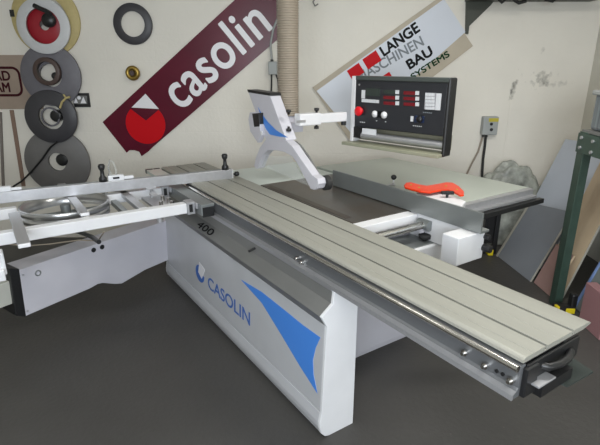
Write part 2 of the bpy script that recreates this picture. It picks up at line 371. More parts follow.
# ================================================================== OUTRIGGER FRAME
of = thing('outrigger_frame', 'white and silver outrigger table frame left of the sliding table, on the swing arm', 'outrigger frame', (-2.45, -.8, .80))
for x0, x1, ye in ((-2.20, -2.14, -.19), (-2.68, -2.62, -.19)):
    for b0, b1 in (((-2.1, ye),) if x0 > -2.5 else ((-2.1, -1.075), (-.555, ye))):
        f = MB(); f.box((x0, b0, .808), (x1, b1, .872)); f.build('long_beam', M['white'], of, bevel=.004)
    f = MB(); f.box((x0-.008, ye, .800), (x1+.008, ye+.05, .880)); f.box((x0-.03, ye+.05, .835), (x1+.03, ye+.062, .872)); f.build('beam_bracket', M['anod2'], of, bevel=.002)
    f = MB(); f.box((x1+.0085, ye+.012, .815), (x1+.0095, ye+.034, .865)); f.build('bracket_slot', M['black'], of)
f = MB(); f.box((-2.80, -.128, .852), (-2.06, -.040, .872)); f.box((-2.80, -.128, .80), (-2.06, -.118, .852)); f.build('clamp_rail', M['alfence'], of, bevel=.002)
f = MB(); f.box((-3.17, -.128, .868), (-2.802, -.020, .890)); f.build('side_rail', M['pale'], of, bevel=.002)
f = MB(); f.box((-3.19, -.130, .862), (-3.172, -.075, .893)); f.build('rail_cap', M['black'], of)
f = MB(); f.box((-3.19, -.065, .862), (-3.172, -.018, .893)); f.build('rail_cap', M['black'], of)
f = MB(); f.box((-2.075, -.12, .79), (-2.06, -.045, .852)); f.build('clamp_end', M['black'], of)
def bar(y, x0, x1, z0, z1, w=.05):
    f = MB(); f.box((x0, y-w/2, z0), (x1, y+w/2, z1)); o = f.build('cross_bar', M['anod2'], of, bevel=.004)
    g = MB(); g.box((x1, y-w/2+.002, z0+.002), (x1+.006, y+w/2-.002, z1-.002)); g.build('bar_cap', M['white'], o, bevel=.002)
bar(-.44, -2.90, -2.215, .842, .872); bar(-.765, -3.05, -2.215, .873, .894); bar(-1.10, -2.45, -1.85, .873, .894, .055)
# lower pair bar piece seen under the right cross bar
f = MB(); f.box((-2.90, -.535, .80), (-2.34, -.50, .835)); f.build('lower_bar', M['alfence'], of, bevel=.003)
f = MB(); rc_ = V((-2.585, -.815, .795)); ro_ = .258
f.lathe(rc_, UP, [(0, ro_-.012), (0, ro_), (.034, ro_), (.036, ro_-.006), (.040, ro_-.006), (.042, ro_), (.075, ro_), (.077, ro_-.002), (.077, ro_-.012), (0, ro_-.012)], 80)
rg = f.build('turntable_ring', M['ringmetal'], of); rg['label'] = 'round brushed turntable ring'
f = MB(); f.cyl((-2.585, -.815, .80), (-2.585, -.815, .86), .03); f.box((-2.64, -1.05, .798), (-2.53, -.58, .806)); f.build('pivot_hub', M['alfence'], of)
f = MB(); f.tube([pz(150, 190, .86), pz(150, 190, .86)-V((0, 0, .05))], .008); p = pz(150, 190, .86)-V((0, 0, .05)); f.lathe(p, -UP, [(0, 0), (0, .010), (.01, .013), (.05, .014), (.056, .008), (.057, 0)], 16)
f = MB()
pk = V((-2.45, -.30, .872)); f.box(pk+V((-.03, -.02, -.0)), pk+V((.03, .02, .014))); f.build('clamp_block', M['anod2'], of, bevel=.002)
f = MB(); f.tube([pz(x, y, .775) for x, y in [(70, 229), (82, 233), (92, 237), (99, 242)]], .013, 10); f.build('clamp_handle', M['black'], of)
f = MB(); f.box((-2.12, -1.27, .68), (-2.05, -1.19, .80)); f.box((-2.14, -1.30, .66), (-2.02, -1.20, .72)); f.build('outer_support', M['white'], of, bevel=.006)
for (bx, by) in ((-2.30, -.30), (-2.36, -.23), (-2.27, -.24), (-2.42, -.25)):
    f = MB(); f.cyl((bx, by, .83), (bx, by, .868), .013, seg=12); f.build('adjusting_screw', M['chrome'], of)
f = MB(); f.box((-2.60, -.34, .812), (-2.22, -.20, .83)); f.build('corner_plate', M['anod2'], of, bevel=.002)
f = MB(); f.cyl((-2.16, -.36, .808), (-2.16, -.36, .780), .018, seg=14); f.build('foot_nut', M['anod2'], of)

# ================================================================== CROSSCUT FENCE
zb, zt = .896, .965
A0, A1 = pz(0, 192.5, zt)*1, pz(232, 169.5, zt)*1
A0.z = A1.z = 0
dfe = (A1-A0).normalized(); nfe = V((dfe.y, -dfe.x, 0))
if nfe.dot(CAM-A0) < 0: nfe = -nfe
A0 = A0-nfe*.022; A1 = A1-nfe*.022
Bf = A0-dfe*.9
cf = thing('crosscut_fence', 'silver aluminium crosscut fence bar with black knobs lying across the frame and table', 'fence', (-2.69, -.4, .902))
f = MB(); c = (Bf+A1)/2; ln = (A1-Bf).length/2
f.obox(c+V((0, 0, (zb+zt)/2)), dfe*ln, nfe*.022, UP*((zt-zb)/2)); f.obox(c-nfe*.034+V((0, 0, zb+.020)), dfe*ln, nfe*.012, UP*.020)
f.build('fence_profile', M['anod2'], cf, bevel=.003)
f = MB(); f.obox(c-nfe*.012+V((0, 0, zt+.0005)), dfe*ln, nfe*.004, UP*.001); f.build('top_groove', mat('scale_strip', (.20, .22, .22), .4), cf)
f = MB(); f.obox(A1+dfe*.004+V((0, 0, (zb+zt)/2)), dfe*.004, nfe*.021, UP*((zt-zb)/2-.001)); f.build('fence_end_cap', M['whitetape'], cf)
def fp_at(x, z=zt):                                        # point on fence top seen at pixel column x
    best = min(((abs((lambda P: CX+F*AXC(P)[0]/-AXC(P)[2])(A0+dfe*t*.005+V((0, 0, z)))-x), t) for t in range(-260, 320)))
    return A0+dfe*best[1]*.005+V((0, 0, z))
def AXC(P):
    d = V(P)-CAM; return (AX.x*d.x+AY.x*d.y+AZ.x*d.z, 0, AX.z*d.x+AY.z*d.y+AZ.z*d.z)
def knob(base, par, s=1, name='knob'):
    q = MB(); q.lathe(base, UP, [(0, 0), (0, .020*s), (.018*s, .019*s), (.03*s, .011*s), (.055*s, .009*s), (.066*s, .015*s), (.080*s, .017*s), (.088*s, .012*s), (.09*s, 0)], 20); q.build(name, M['black'], par)
knob(fp_at(225), cf, 1.3)
p = fp_at(116); f = MB(); f.obox(p+UP*.018, dfe*.05, nfe*.02, UP*.018); f.obox(p+UP*.014+dfe*.08, dfe*.03, nfe*.015, UP*.010); fs = f.build('flip_stop', M['skirt'], cf, bevel=.004)
f = MB(); f.obox(p+nfe*.021+UP*.02, dfe*.02, nfe*.001, UP*.006); f.build('stop_window', M['mark'], fs)
knob(fp_at(103), fs, 1.3, 'stop_knob')
p = fp_at(112)+UP*.036; f = MB(); f.tube([p+dfe*.0+nfe*.0, p+UP*.05-dfe*.015, p+UP*.10, p+UP*.085+dfe*.02, p+UP*.04+dfe*.03, p+dfe*.03], .006, 8); f.build('clear_flap', M['clear'], fs)
p = fp_at(112)+UP*.036; f = MB(); f.tube([p-dfe*.02, p+UP*.02-dfe*.012, p+UP*.06-dfe*.01, p+UP*.105+dfe*.002], .0035, 6); f.build('flap_edge', M['greypaint'], fs)
p = fp_at(3); f = MB(); f.obox(p+UP*.015, dfe*.045, nfe*.018, UP*.015); f.obox(p+UP*.010+dfe*.07, dfe*.03, nfe*.010, UP*.008); f.build('length_stop', M['skirt'], cf, bevel=.004)
f = MB(); q = A1+dfe*.008+V((0, 0, .925)); f.lathe(q, dfe, [(0, 0), (0, .007), (.02, .007), (.022, .017), (.045, .017), (.05, .012), (.05, 0)], 18); f.build('end_knob', M['black'], cf)
p = py(149, 190, (A0+dfe*.95).y); p = fp_at(150, zb)+nfe*.030
f = MB(); f.tube([p, p-UP*.075], .008, 10); f.obox(p-UP*.003, dfe*.035, nfe*.015, UP*.005); cl = f.build('clamp_rod', M['anod2'], cf)
f = MB(); f.lathe(p-UP*.07, -UP, [(0, 0), (0, .010), (.012, .013), (.04, .014), (.046, .009), (.046, 0)], 14); f.build('rod_grip', M['black'], cl)

# ================================================================== SWING ARM
dA = V((-.371, .929, 0)).normalized(); nA = V((dA.y, -dA.x, 0)); P0 = V((-2.97, -.10, 0))
if nA.dot(CAM-P0) < 0: nA = -nA
def onarm(x, y): return onplane(x, y, P0, nA)
sa = thing('swing_arm', 'long pale box swing arm with black end cap low at left of the saw', 'support arm', P0-dA*.6)
top0, top1 = onarm(19, 270), onarm(160, 222)
pts = [onarm(19, 270), onarm(171, 219), onarm(168, 260), onarm(145, 270), onarm(122, 283.5), onarm(116, 284), onarm(109, 283.5), onarm(103, 283), onarm(98, 284), onarm(90, 288.5), onarm(26, 316)]
f = MB(); f.prism(pts, -nA*.17); ab = f.build('arm_body', M['paint'], sa, bevel=.003)
f = MB(); f.prism([p-dA*.0 for p in [onarm(9, 268.5), onarm(19.5, 269), onarm(26.5, 317), onarm(16, 316)]], -nA*.18); f.build('end_cap', M['black'], sa, bevel=.004)
for q in ((93.5, 250), (102, 247)):
    p = onarm(*q); f = MB(); f.cyl(p, p+nA*.004, .017, seg=20); f.build('hole_plug', M['black'], sa)
p = onarm(38, 273); f = MB(); f.ring(p, nA, .020, .012, .003, 24); f.build('plug_ring', M['alfence'], sa)
for q in ((23, 275), (27.5, 311)):
    p = onarm(*q); f = MB(); f.cyl(p, p+nA*.003, .007, seg=10); f.build('screw', M['anod2'], sa)
a = onarm(14, 290)-nA*.085
f = MB(); f.obox(V((a.x, a.y, .365))-dA*.45, dA*.45, nA*.06, UP*.075); f.build('telescopic_tube', mat('beige_tube', (.50, .50, .45), .5), sa, bevel=.006)
f = MB(); c = a-dA*.35; f.cyl((c.x, c.y, .44), (c.x, c.y, .66), .028); f.build('support_post', M['alfence'], sa)
f = MB(); c = P0-nA*.09+dA*.16; f.cyl((c.x, c.y, .02), (c.x, c.y, .40), .04); f.build('pivot_post', M['greypaint'], sa)
lp = pz(85, 246, .70)
cb = MB(); cb.tube([pz(0, 243, .70), pz(25, 246, .66), pz(50, 244, .66), pz(80, 240, .69), pz(98, 241, .72), pz(104, 232, .80)], .004, 8)
tag(cb.build('cable', M['hose'], base=pz(50, 244, .66)), 'thin pale cable hanging below the outrigger frame above the swing arm', 'cable')

# ================================================================== RIP FENCE
rf = thing('rip_fence', 'grey aluminium rip fence plate standing on the cast iron table', 'fence', (-1.3, .83, .889))
f = MB(); f.prism([(-1.95, y, z) for y, z in [(.800, .892), (.800, 1.0), (.812, 1.0), (.812, .905), (.87, .905), (.87, .892)]], (1.21, 0, 0)); f.build('fence_plate', M['alfence'], rf, bevel=.002)
f = MB(); f.box((-1.22, .815, .75), (-.77, .87, .889)); f.box((-.862, .665, .742), (-.762, .870, .889)); f.build('fence_carriage', M['white'], rf, bevel=.004)
f = MB(); f.prism([pz(x, y, .972) for x, y in [(420, 188.5), (437, 189), (452, 195), (466, 201), (462, 206), (415, 194)]], (0, 0, -.064)); f.build('clamp_block', M['white'], rf, bevel=.008)
p = pz(447, 197.5, .972); f = MB(); f.cyl(p, p+UP*.02, .008); f.obox(p+UP*.028, RT*.036, H*.012, UP*.009); f.obox(p+UP*.028, H*.02, RT*.01, UP*.008); f.build('wing_knob', M['black'], rf, bevel=.004)
f = MB(); f.cyl((-1.14, .80, .842), (-1.06, .80, .842), .03); f.build('bar_clamp', M['alfence'], rf)
f = MB(); f.lathe((-1.69, 1.13, .901), UP, [(0, 0), (0, .014), (.008, .014), (.01, .006), (.05, .006)], 14); kn = f.build('ball_post', M['anod2'], rf)
f = MB(); f.lathe((-1.69, 1.13, .937), UP, [(0, 0), (.004, .011), (.012, .018), (.022, .02), (.032, .015), (.038, 0)], 18); f.build('ball_knob', M['black'], kn)
f = MB(); f.box((-1.70, .873, .902), (-1.68, 1.14, .910)); f.build('stay', M['anod2'], rf)
f = MB(); f.cyl((-.775, .872, .80), (-.72, .875, .80), .02, seg=14); f.cyl((-.775, .872, .86), (-.735, .875, .86), .014, seg=14); f.build('side_knob', M['black'], rf)
# orange handle
zs = .965
pl = [pz(x, y, 1.0) for x, y in [(404, 185), (406, 182.5), (411, 182), (418, 184), (427, 185.5), (436, 184), (446, 182), (453, 182.5), (459, 186), (464, 191), (464, 194.5), (460, 195), (454, 191.5), (448, 189.5), (440, 190), (430, 192), (420, 191), (410, 188.5), (405, 187)]]
f = MB(); f.prism(pl, (0, 0, -.012))
b0 = sum(pl, V())/len(pl)
ph = f.build('push_handle', M['orange'], base=V((b0.x, b0.y, .96)), bevel=.004); tag(ph, 'curved orange plastic push handle lying behind the rip fence on pale table', 'push handle')
for q in ((411, 185), (419, 187.5), (446, 186), (457, 189.5)):
    p = pz(*q, 1.0); f = MB(); f.cyl(p, p+UP*.002, .006, seg=12); f.build('rivet', M['label'], ph)

# ================================================================== EXTENSION TABLE
et = thing('extension_table', 'pale grey green extension table with aluminium edge rail right of the rip fence', 'table', (-1.8, 1.4, 0))
tp_ = [(-2.50, 1.16), (-1.12, .90), (-1.12, 1.23), (-1.15, 1.90), (-2.36, 1.86)]
f = MB(); f.prism([(x, y, .860) for x, y in [(-2.50, 1.06), (-1.14, 1.06), (-1.14, 1.85), (-2.45, 1.83)]], (0, 0, .04)); f.build('table_top', M['laminate'], et, bevel=.003)
f = MB(); f.box((-1.138, 1.07, .846), (-1.098, 1.85, .898)); f.box((-1.098, 1.06, .846), (-1.062, 1.84, .862)); f.build('edge_rail', M['anod2'], et, bevel=.002)
f = MB(); f.box((-1.07, 1.20, .81), (-1.03, 1.88, .842)); f.build('guide_rail', M['black'], et, bevel=.004)
f = MB(); f.box((-2.4, 1.10, .80), (-1.15, 1.16, .86)); f.box((-2.4, 1.78, .80), (-1.15, 1.84, .86)); f.build('under_frame', M['greypaint'], et)
for x, y in ((-2.38, 1.13), (-2.38, 1.81)):
    f = MB(); f.box((x-.03, y-.025, 0), (x+.03, y+.025, .81)); f.build('leg', M['black'], et)

# ================================================================== BLADE GUARD
bg = thing('blade_guard', 'white overhead blade guard with blue wedge, arched over the cast iron table', 'blade guard', (-2.0, .46, .93))
YG = .44
def g(x, y, Y=YG): return py(x, y, Y)
f = MB(); f.prism([g(*p) for p in [(248, 92), (270, 95.5), (286.5, 140.5), (266, 140)]], (0, .080, 0)); hb = f.build('guard_hood', M['paint'], bg, bevel=.004)
f = MB(); f.prism([g(*p) for p in [(247, 89.5), (269.5, 93), (270.5, 96), (248, 92.5)]], (0, .084, 0)); f.build('hood_cap', M['black'], bg, bevel=.002)
arch = [(266, 139), (286, 140.5), (292, 146), (298, 155), (305, 165), (312, 175), (317.5, 179), (318.5, 184), (317, 188.5), (314.5, 190), (310.5, 189), (308, 184), (302, 173), (297, 163.5), (292, 156.5), (284, 152), (276, 150.5), (267.5, 150.5), (263, 155), (260, 161.5), (258, 168), (256, 169), (254, 166), (255.5, 158), (259.5, 148)]
f = MB(); f.prism([g(*p) for p in arch], (0, .058, 0)); f.build('guard_arch', M['paint'], bg, bevel=.004)
f = MB(); c = g(315, 184)+V((0, .0, 0)); f.cyl(c+V((.012, .058, .0)), c+V((.012, .09, 0)), .045, seg=28); f.cyl(c+V((0, .01, 0)), c+V((0, .05, 0)), .012); f.build('guide_wheel', M['rubber'], bg)
f = MB(); f.prism([g(*p, YG-.001) for p in [(258, 107), (262, 114), (268, 122), (276, 130), (288, 137.5), (279, 136.5), (270, 134.5), (265.5, 128), (261.5, 117)]], (0, -.0015, 0)); f.build('blue_wedge', M['blue'], hb)
f = MB(); f.prism([g(*p, YG) for p in [(254, 112), (259, 112), (264, 124), (265.5, 135), (262, 142.5), (254.5, 131), (252.5, 119)]], (0, -.035, 0)); sb = f.build('sensor_housing', M['paint'], bg, bevel=.004)
f = MB(); f.prism([g(*p, YG-.036) for p in [(252, 113.5), (258.5, 113), (259.5, 126.5), (254, 127)]], (0, .05, 0)); f.build('sensor_window', M['black'], sb, bevel=.002)
f = MB(); p = g(262.5, 133, YG-.035); f.cyl(p, p-V((0, .008, 0)), .012, seg=14); f.build('sensor_button', M['white'], sb)
# clear side shield and slotted chute
f = MB(); f.prism([g(*p, YG+.02) for p in [(262, 166), (266, 156), (290, 156), (309, 186)]], (0, .004, 0)); f.build('clear_shield', M['clear'], bg)
f = MB(); f.prism([g(*p, YG+.06) for p in [(291, 142), (295, 141), (308, 156), (316, 170), (321, 180), (317, 180), (306, 163)]], (0, .012, 0)); f.build('link_strip', M['greypaint'], bg)
f = MB(); f.prism([g(*p, YG+.075) for p in [(295, 141), (300, 145), (309, 157), (317, 171), (321, 180), (314, 172), (304, 158)]], (0, .01, 0)); f.build('outer_link', M['alfence'], bg)
# boom arm with knobs
bo = thing('boom_arm', 'white square boom arm with black knobs joining blade guard and control panel', 'boom arm', (-1.95, .5, 1.25))
xB = -1.97
pL, pR = px(290, 114.5, xB), px(347, 113, xB)
zB1, zB0 = px(300, 114.3, xB).z, px(300, 126.5, xB).z
yM = px(321.5, 114, xB).y; yR = px(350, 113, xB).y
f = MB(); f.box((xB-.07, .545, zB0), (xB, yM, zB1)); f.build('inner_tube', M['white'], bo, bevel=.006)
f = MB(); f.box((xB-.06, yM-.03, zB0+.008), (xB-.006, yR-.02, zB1-.008)); f.build('outer_tube', M['white'], bo, bevel=.006)
for x in (289, 317):
    p = px(x, 115, xB-.03); f = MB(); f.lathe((xB-.035, p.y, zB1-.001), UP, [(0, 0), (0, .008), (.012, .008), (.014, .016), (.03, .017), (.032, 0)], 16); f.build('lock_knob', M['black'], bo)
    f = MB(); f.lathe((xB-.035, p.y, zB0+.001), -UP, [(0, 0), (0, .008), (.012, .008), (.014, .016), (.03, .017), (.032, 0)], 16); f.build('lower_knob', M['black'], bo)
f = MB(); p = px(303, 121, xB); f.box((xB-.001, p.y-.05, p.z-.01), (xB+.0015, p.y+.02, p.z+.006)); f.build('nameplate', M['anod2'], bo)
f = MB(); c = px(347, 124, xB); f.cyl((xB-.03, yR-.03, zB0-.02), (xB-.03, yR-.03, zB1-.03), .018, seg=16); f.build('swivel', M['black'], bo)
# dust hose
hs = MB(); hc = onplane(288, 60, V((0, .60, 0)), (0, 1, 0)); z = 1.36; pr = []
k = 0
while z < HC-.001:
    pr.append((z-1.36, .074 if k % 4 in (1, 2) else .067)); z += .0038; k += 1
hs.lathe((hc.x, hc.y, 1.36), UP, pr, 32); hs.lathe((hc.x, hc.y, 1.36), UP, [(0, 0), (0, .06), (.05, .058), (.05, 0)])
tag(hs.build('dust_hose', M['hose'], base=(hc.x, hc.y, 1.36)), 'ribbed beige dust extraction hose hanging down behind the blade guard', 'hose')
f = MB(); f.cyl((hc.x, hc.y, 1.30), (hc.x, hc.y, 1.362), .055, seg=28); f.obox(((hc.x-2.14)/2-.01, (hc.y+.53)/2, 1.29), (.10, 0, 0), (0, .075, 0), (0, 0, .03)); f.build('hose_spigot', M['paint'], bg)

# ================================================================== CONTROL PANEL
PL = CAM+ray(355, 76)*(3.2/F); DP = V((.979, .202, 0)).normalized(); NP = V((DP.y, -DP.x, 0))
def cp(x, y, off=0):
    return onplane(x, y, PL+NP*off, NP)
wdt = (cp(450, 80)-PL).dot(DP); zt_, zb_ = PL.z, cp(443, 137.5).z
zb_ = (cp(355, 126).z+cp(442, 137.5).z)/2; zl = (cp(354, 142).z+cp(443, 160).z)/2
co = thing('control_panel', 'black control panel with red displays and emergency stop hanging on the boom arm', 'control panel', PL+DP*wdt/2-UP*(PL.z-zl))
def pbox(s0, s1, z0, z1, d0, d1, name, m, par, bevel=.002, label=None):
    q = MB(); a = PL+DP*((s0+s1)/2)+NP*((d0+d1)/2); q.obox(V((a.x, a.y, (z0+z1)/2)), DP*((s1-s0)/2), NP*((d1-d0)/2), UP*((z1-z0)/2))
    o = q.build(name, m, par, bevel=bevel)
    if label: o['label'] = label
    return o
hz = pbox(0, wdt, zb_, zt_, -.075, -.004, 'housing', M['panelcase'], co, .004)
fc = pbox(.006, wdt-.012, zb_+.004, zt_-.03, -.004, 0, 'face_plate', M['panel'], co)
pbox(0, wdt, zt_-.024, zt_+.002, -.075, .006, 'top_rim', mat('rim_grey', (.10, .115, .11), .3, .5), co, .003)
pbox(wdt-.012, wdt+.012, zl+.0, zt_+.002, -.075, .006, 'side_cheek', M['black'], co, .01)
pbox(-.022, .0, zl+.02, zt_, -.09, .006, 'left_cheek', M['white'], co, .004)
pbox(-.03, wdt, zl+.03, zb_, -.10, -.07, 'back_tray', M['olive'], co, .003)
pbox(-.06, wdt-.004, zl-.004, zl+.018, -.10, .05, 'lower_shelf', M['ledge'], co, .003)
s = lambda x, y: (cp(x, y).x-PL.x)/DP.x
zz = lambda x, y: cp(x, y).z
f = MB(); a = PL+DP*.03+NP*-.03; b = PL+DP*(wdt-.01)+NP*-.03; zr = (zz(356, 137)+zz(440, 155))/2+.035
f.cyl(V((a.x, a.y, zr)), V((b.x, b.y, zr)), .024, seg=24); f.build('grab_bar', M['anod2'], co)
pbox(.0, .06, zr-.02, zb_, -.06, -.005, 'bar_mount', M['black'], co)
pbox(.075, .19, zr+.012, zb_-.004, -.010, -.004, 'type_label', M['skirt'], co, 0)
pbox(-.0, .012, zb_+.0, zt_, -.0, .008, 'face_trim', M['white'], co)
def item(x0, y0, x1, y1, m, name, d=.004, par=fc, seg=None):
    a, b = cp(x0, y0), cp(x1, y1)
    return pbox((a-PL).dot(DP), (b-PL).dot(DP), min(a.z, b.z), max(a.z, b.z), 0, d, name, m, par, .0)
item(366.5, 88, 380, 96.5, M['lcd'], 'display_screen')
item(362, 90, 365, 98.5, M['key'], 'key_column'); 
for i in range(5): item(362+i*3.5, 98.8+i*.25, 365+i*3.5, 102.2+i*.25, M['key'], 'key')
for c_, (x0, w_) in enumerate(((384, 11), (404, 11))):
    for r_ in range(3):
        y0 = 90+r_*5.6+c_*1.0
        item(x0, y0, x0+w_, y0+4.1, M['ledred'] if (c_ or r_) else M['lcd'], 'number_display')
        item(x0+w_+.8, y0, x0+w_+4.0, y0+4.1, M['key'], 'key')
kp = item(425.5, 92.5, 435, 110, mat('keypad_base', (.3, .3, .32), .5), 'keypad', .002)
for r_ in range(5):
    for c_ in range(3):
        item(425.8+c_*3.1, 93+r_*3.4+c_*.1, 428.5+c_*3.1, 95.9+r_*3.4+c_*.1, M['key'], 'keypad_key', .005, kp)
item(436.8, 93.3, 440.2, 110.3, M['key'], 'side_key_strip')
p = cp(360.5, 111); f = MB(); f.lathe(p, NP, [(0, .0), (0, .024), (.006, .024), (.008, .016), (.012, .016), (.014, .030), (.026, .032), (.032, .024), (.033, 0)], 28); f.build('emergency_stop', M['redbtn'], fc)
for q in ((375.3, 114), (384.5, 115)):
    p = cp(*q); f = MB(); f.lathe(p, NP, [(0, 0), (0, .022), (.010, .022), (.011, .017), (.018, .016), (.02, 0)], 24); f.build('push_button', M['white'], fc)
item(378.4, 111, 381.6, 117.5, M['mark'], 'button_divider', .012)
item(411, 116, 413.2, 121.6, M['key'], 'rocker_key'); item(415.5, 115.5, 424, 123, mat('blue_black_socket', (.01, .02, .06), .3), 'selector_switch', .01)
p = cp(419.6, 119.2, .01); f = MB(); f.lathe(p, NP, [(0, 0), (0, .022), (.012, .018), (.014, 0)], 20); f.build('selector_dial', M['black'], fc)
p = cp(361, 121)
for (x, y, n) in ((360, 121.5, 3), (376, 120.3, 1), (385, 121.3, 1), (413, 125.2, 5), (423, 111.8, 5)):
    for i in range(n): item(x+i*1.9, y+i*.2, x+1.2+i*1.9, y+1.0+i*.2, M['key'] if y > 115 else M['greylet'], 'legend_mark', .0008)
p = cp(359.5, 84.7); f = MB(); f.cyl(p, p+NP*.004, .006, seg=12); f.build('face_screw', M['anod2'], fc)

# ================================================================== ON THE WALL
def P_(x, y, v): 
    u, z = wl(x, y, v); return W(u, v, z)
# maroon banner
def banner(name, pts, m, v, t, label, cat):
    pp = [P_(*p, v) for p in pts]; q = MB(); q.prism(pp, H*t); c = sum(pp, V())/len(pp)
    return tag(q.build(name, m, base=c), label, cat)
vb = VB-.012
tl_, bl_ = V(wl(103, 122)), V(wl(153, 156)); tr_ = V(wl(235, 0)); br_ = V(wl(278, 40))
d1 = (tr_-tl_).normalized(); d2 = (br_-bl_).normalized()
top_end = tl_+d1*2.05; bot_end = bl_+d2*1.78
tear = [wl(*p) for p in [(137, 153), (140, 157), (134, 151), (128, 153)]]
bp = [tl_, top_end, bot_end, V(wl(153, 147)), V(wl(149, 151)), V(wl(142, 156)), V(wl(139.5, 151.5)), V(wl(135, 150)), V(wl(130, 150)), V(wl(127, 152.5))]
pp = [W(p[0], vb, p[1]) for p in bp]; q = MB(); q.prism(pp, H*.004); c = sum(pp, V())/len(pp)
ban = tag(q.build('banner', M['banner'], base=c), 'maroon banner with white casolin lettering tilted upwards on the back wall', 'banner')
Rm = lambda d: RT*d[0]+UP*d[1]
q = MB(); cx, cz = wl(145.6, 124, vb); rr_ = .188
lc = V((cx, cz)); ang0 = math.radians(125); 
arc = [W(cx+rr_*math.cos(a), vb, cz+rr_*math.sin(a)) for a in [math.radians(132+i*8) for i in range(35)]]
q.prism(arc+[P_(146, 120.5, vb)], -H*.0015); q.build('red_disc', M['red'], ban)
q = MB(); q.prism([P_(131.5, 107.5, vb), P_(145.5, 93.8, vb), P_(159, 109, vb)], -H*.0015); q.build('white_triangle', M['letter'], ban)
s0 = V(wl(180.5, 111, vb)); s1_ = V(wl(284.5, 17, vb)); dd = (s1_-s0); L0 = dd.length; dd.normalize()
o = W(s0[0], vb, s0[1])
text('casolin_lettering', 'casolin', M['letter'], ban, o, RT*dd[0]+UP*dd[1], -RT*dd[1]+UP*dd[0], .48, .0015, .014, xscale=L0/.48/3.22, spacing=1.06)
# white board on beige backing
bk = [(312.5, 87.5), (440, -3), (473, 46), (350, 141)]
b1 = banner('sign_board', bk, M['beige'], VB-.02, .018, 'white board reading LANGE MASCHINEN BAU SYSTEMS on beige backing on the wall', 'sign')
wp = [(316.5, 91), (444, -1), (465.5, 32), (351, 133)]
q = MB(); q.prism([P_(*p, VB-.024) for p in wp], H*.004); wb = q.build('white_face', M['board'], b1)
vs = VB-.024
def sgn(body, a, b, size, m, bold, nm, adv):
    A_, B_ = V(wl(*a, vs)), V(wl(*b, vs)); d = B_-A_; l = d.length; d.normalize()
    text(nm, body, m, wb, W(A_[0], vs, A_[1]), RT*d[0]+UP*d[1], -RT*d[1]+UP*d[0], size, .0015, bold, xscale=l/size/adv)
sgn('LANGE', (383.3, 56.8), (420.3, 30.5), .125, M['mark'], .035, 'black_lettering', 3.17)
sgn('MASCHINEN', (359.5, 82.5), (428, 42.5), .125, M['greylet'], .018, 'grey_lettering', 5.9)
sgn('BAU', (409, 69.8), (434.8, 53), .118, M['mark'], .04, 'heavy_lettering', 2.0)
sgn('SYSTEMS', (412.5, 80), (454, 53.2), .076, M['green'], .035, 'green_lettering', 4.25)
for (x, y, ra, rb) in ((371.9, 59.9, .072, .052), (355.6, 71.6, .064, .050), (386, 80.5, .064, .05)):
    u, z = wl(x, y, vs); d = V((math.cos(math.radians(34)), math.sin(math.radians(34))))
    e_, g_ = RT*d[0]+UP*d[1], -RT*d[1]+UP*d[0]
    q = MB(); q.obox(W(u, vs-.001, z), e_*ra, g_*rb, H*.001); q.build('red_square', M['red'], wb)
# old sign at the left edge
u1, zt1 = wl(35, 55); zb1 = wl(10, 109)[1]
q = MB(); q.rbox(-3.3, u1, VB-.012, VB-.001, zb1, zt1); os_ = tag(q.build('old_sign', M['oldsign'], base=W(-2.9, VB, zt1)), 'faded brownish sign at left edge with dark red letters AD AM in a rounded frame', 'sign')
vo_ = VB-.012
def rrect(x0, x1, z0, z1, r, n=6):
    out = []
    for cx_, cz_, a0 in ((x1-r, z1-r, 0), (x0+r, z1-r, 90), (x0+r, z0+r, 180), (x1-r, z0+r, 270)):
        out += [(cx_+r*math.cos(math.radians(a0+90*i/n)), cz_+r*math.sin(math.radians(a0+90*i/n))) for i in range(n+1)]
    return out
ux, zt2 = wl(19, 66.5, vo_); zb2 = wl(10, 96.5, vo_)[1]
o1, o2 = rrect(-3.28, ux, zb2, zt2, .07), rrect(-3.28+.02, ux-.022, zb2+.022, zt2-.022, .05)
q = MB(); n = len(o1); vv = [W(a, vo_-.0015, b) for a, b in o1]+[W(a, vo_-.0015, b) for a, b in o2]; q.add(vv, [(i, (i+1) % n, n+(i+1) % n, n+i) for i in range(n)]); q.build('rounded_frame', M['darkred'], os_)
for body, yb in (('AD', 80.3), ('AM', 91.8)):
    uu, z_ = wl(-5.5 if body == 'AD' else -4.5, yb, vo_); text('dark_lettering', body, M['darkred'], os_, W(uu, vo_, z_), RT, UP, .118, .0015, .03, xscale=(.92 if body == 'AD' else .86))

# rolls of edging
def roll(x, y, rpx, ripx, v, t, m, label, cat='edging roll', sub=None):
    u, z = wl(x, y, v); k = (wl(x+10, y, v)[0]-u)/10
    q = MB(); q.ring(W(u, v, z), H, rpx*k, ripx*k, t)
    o = tag(q.build('edging_roll', m, base=W(u, v, z)), label, cat, 'rolls of edging hung on the back wall')
    return o, W(u, v, z), rpx*k, ripx*k
roll(45.5, 20, 34, 22, 4.574, .024, M['yellowtape'], 'large yellowish edging roll behind the white roll at top left')
roll(50.5, 75.5, 30, 11, 4.548, .022, M['greytape'], 'grey edging roll hanging between the white roll and the dark roll')
roll(43, 26, 26.5, 17, 4.522, .022, M['whitetape'], 'white edging roll at top left with the red roll inside its hole')
roll(44.5, 25, 18, 5, 4.548, .012, M['redtape'], 'red edging roll seen inside the hole of the white roll')
roll(45, 29.5, 14, 5, 4.562, .010, M['lowtape'], 'small pale grey roll peeping out below the red roll')
roll(46, 71.5, 13.5, 9.5, 4.50, .045, M['browntape'], 'small dark brown coil in the hole of the grey roll')
roll(57, 162, 32.5, 9, 4.555, .028, M['lowtape'], 'lowest grey edging roll with black cord, just above the crosscut fence')
roll(50.5, 117, 26, 12.5, 4.515, .028, M['darktape'], 'charcoal edging roll overlapping the lowest grey roll')
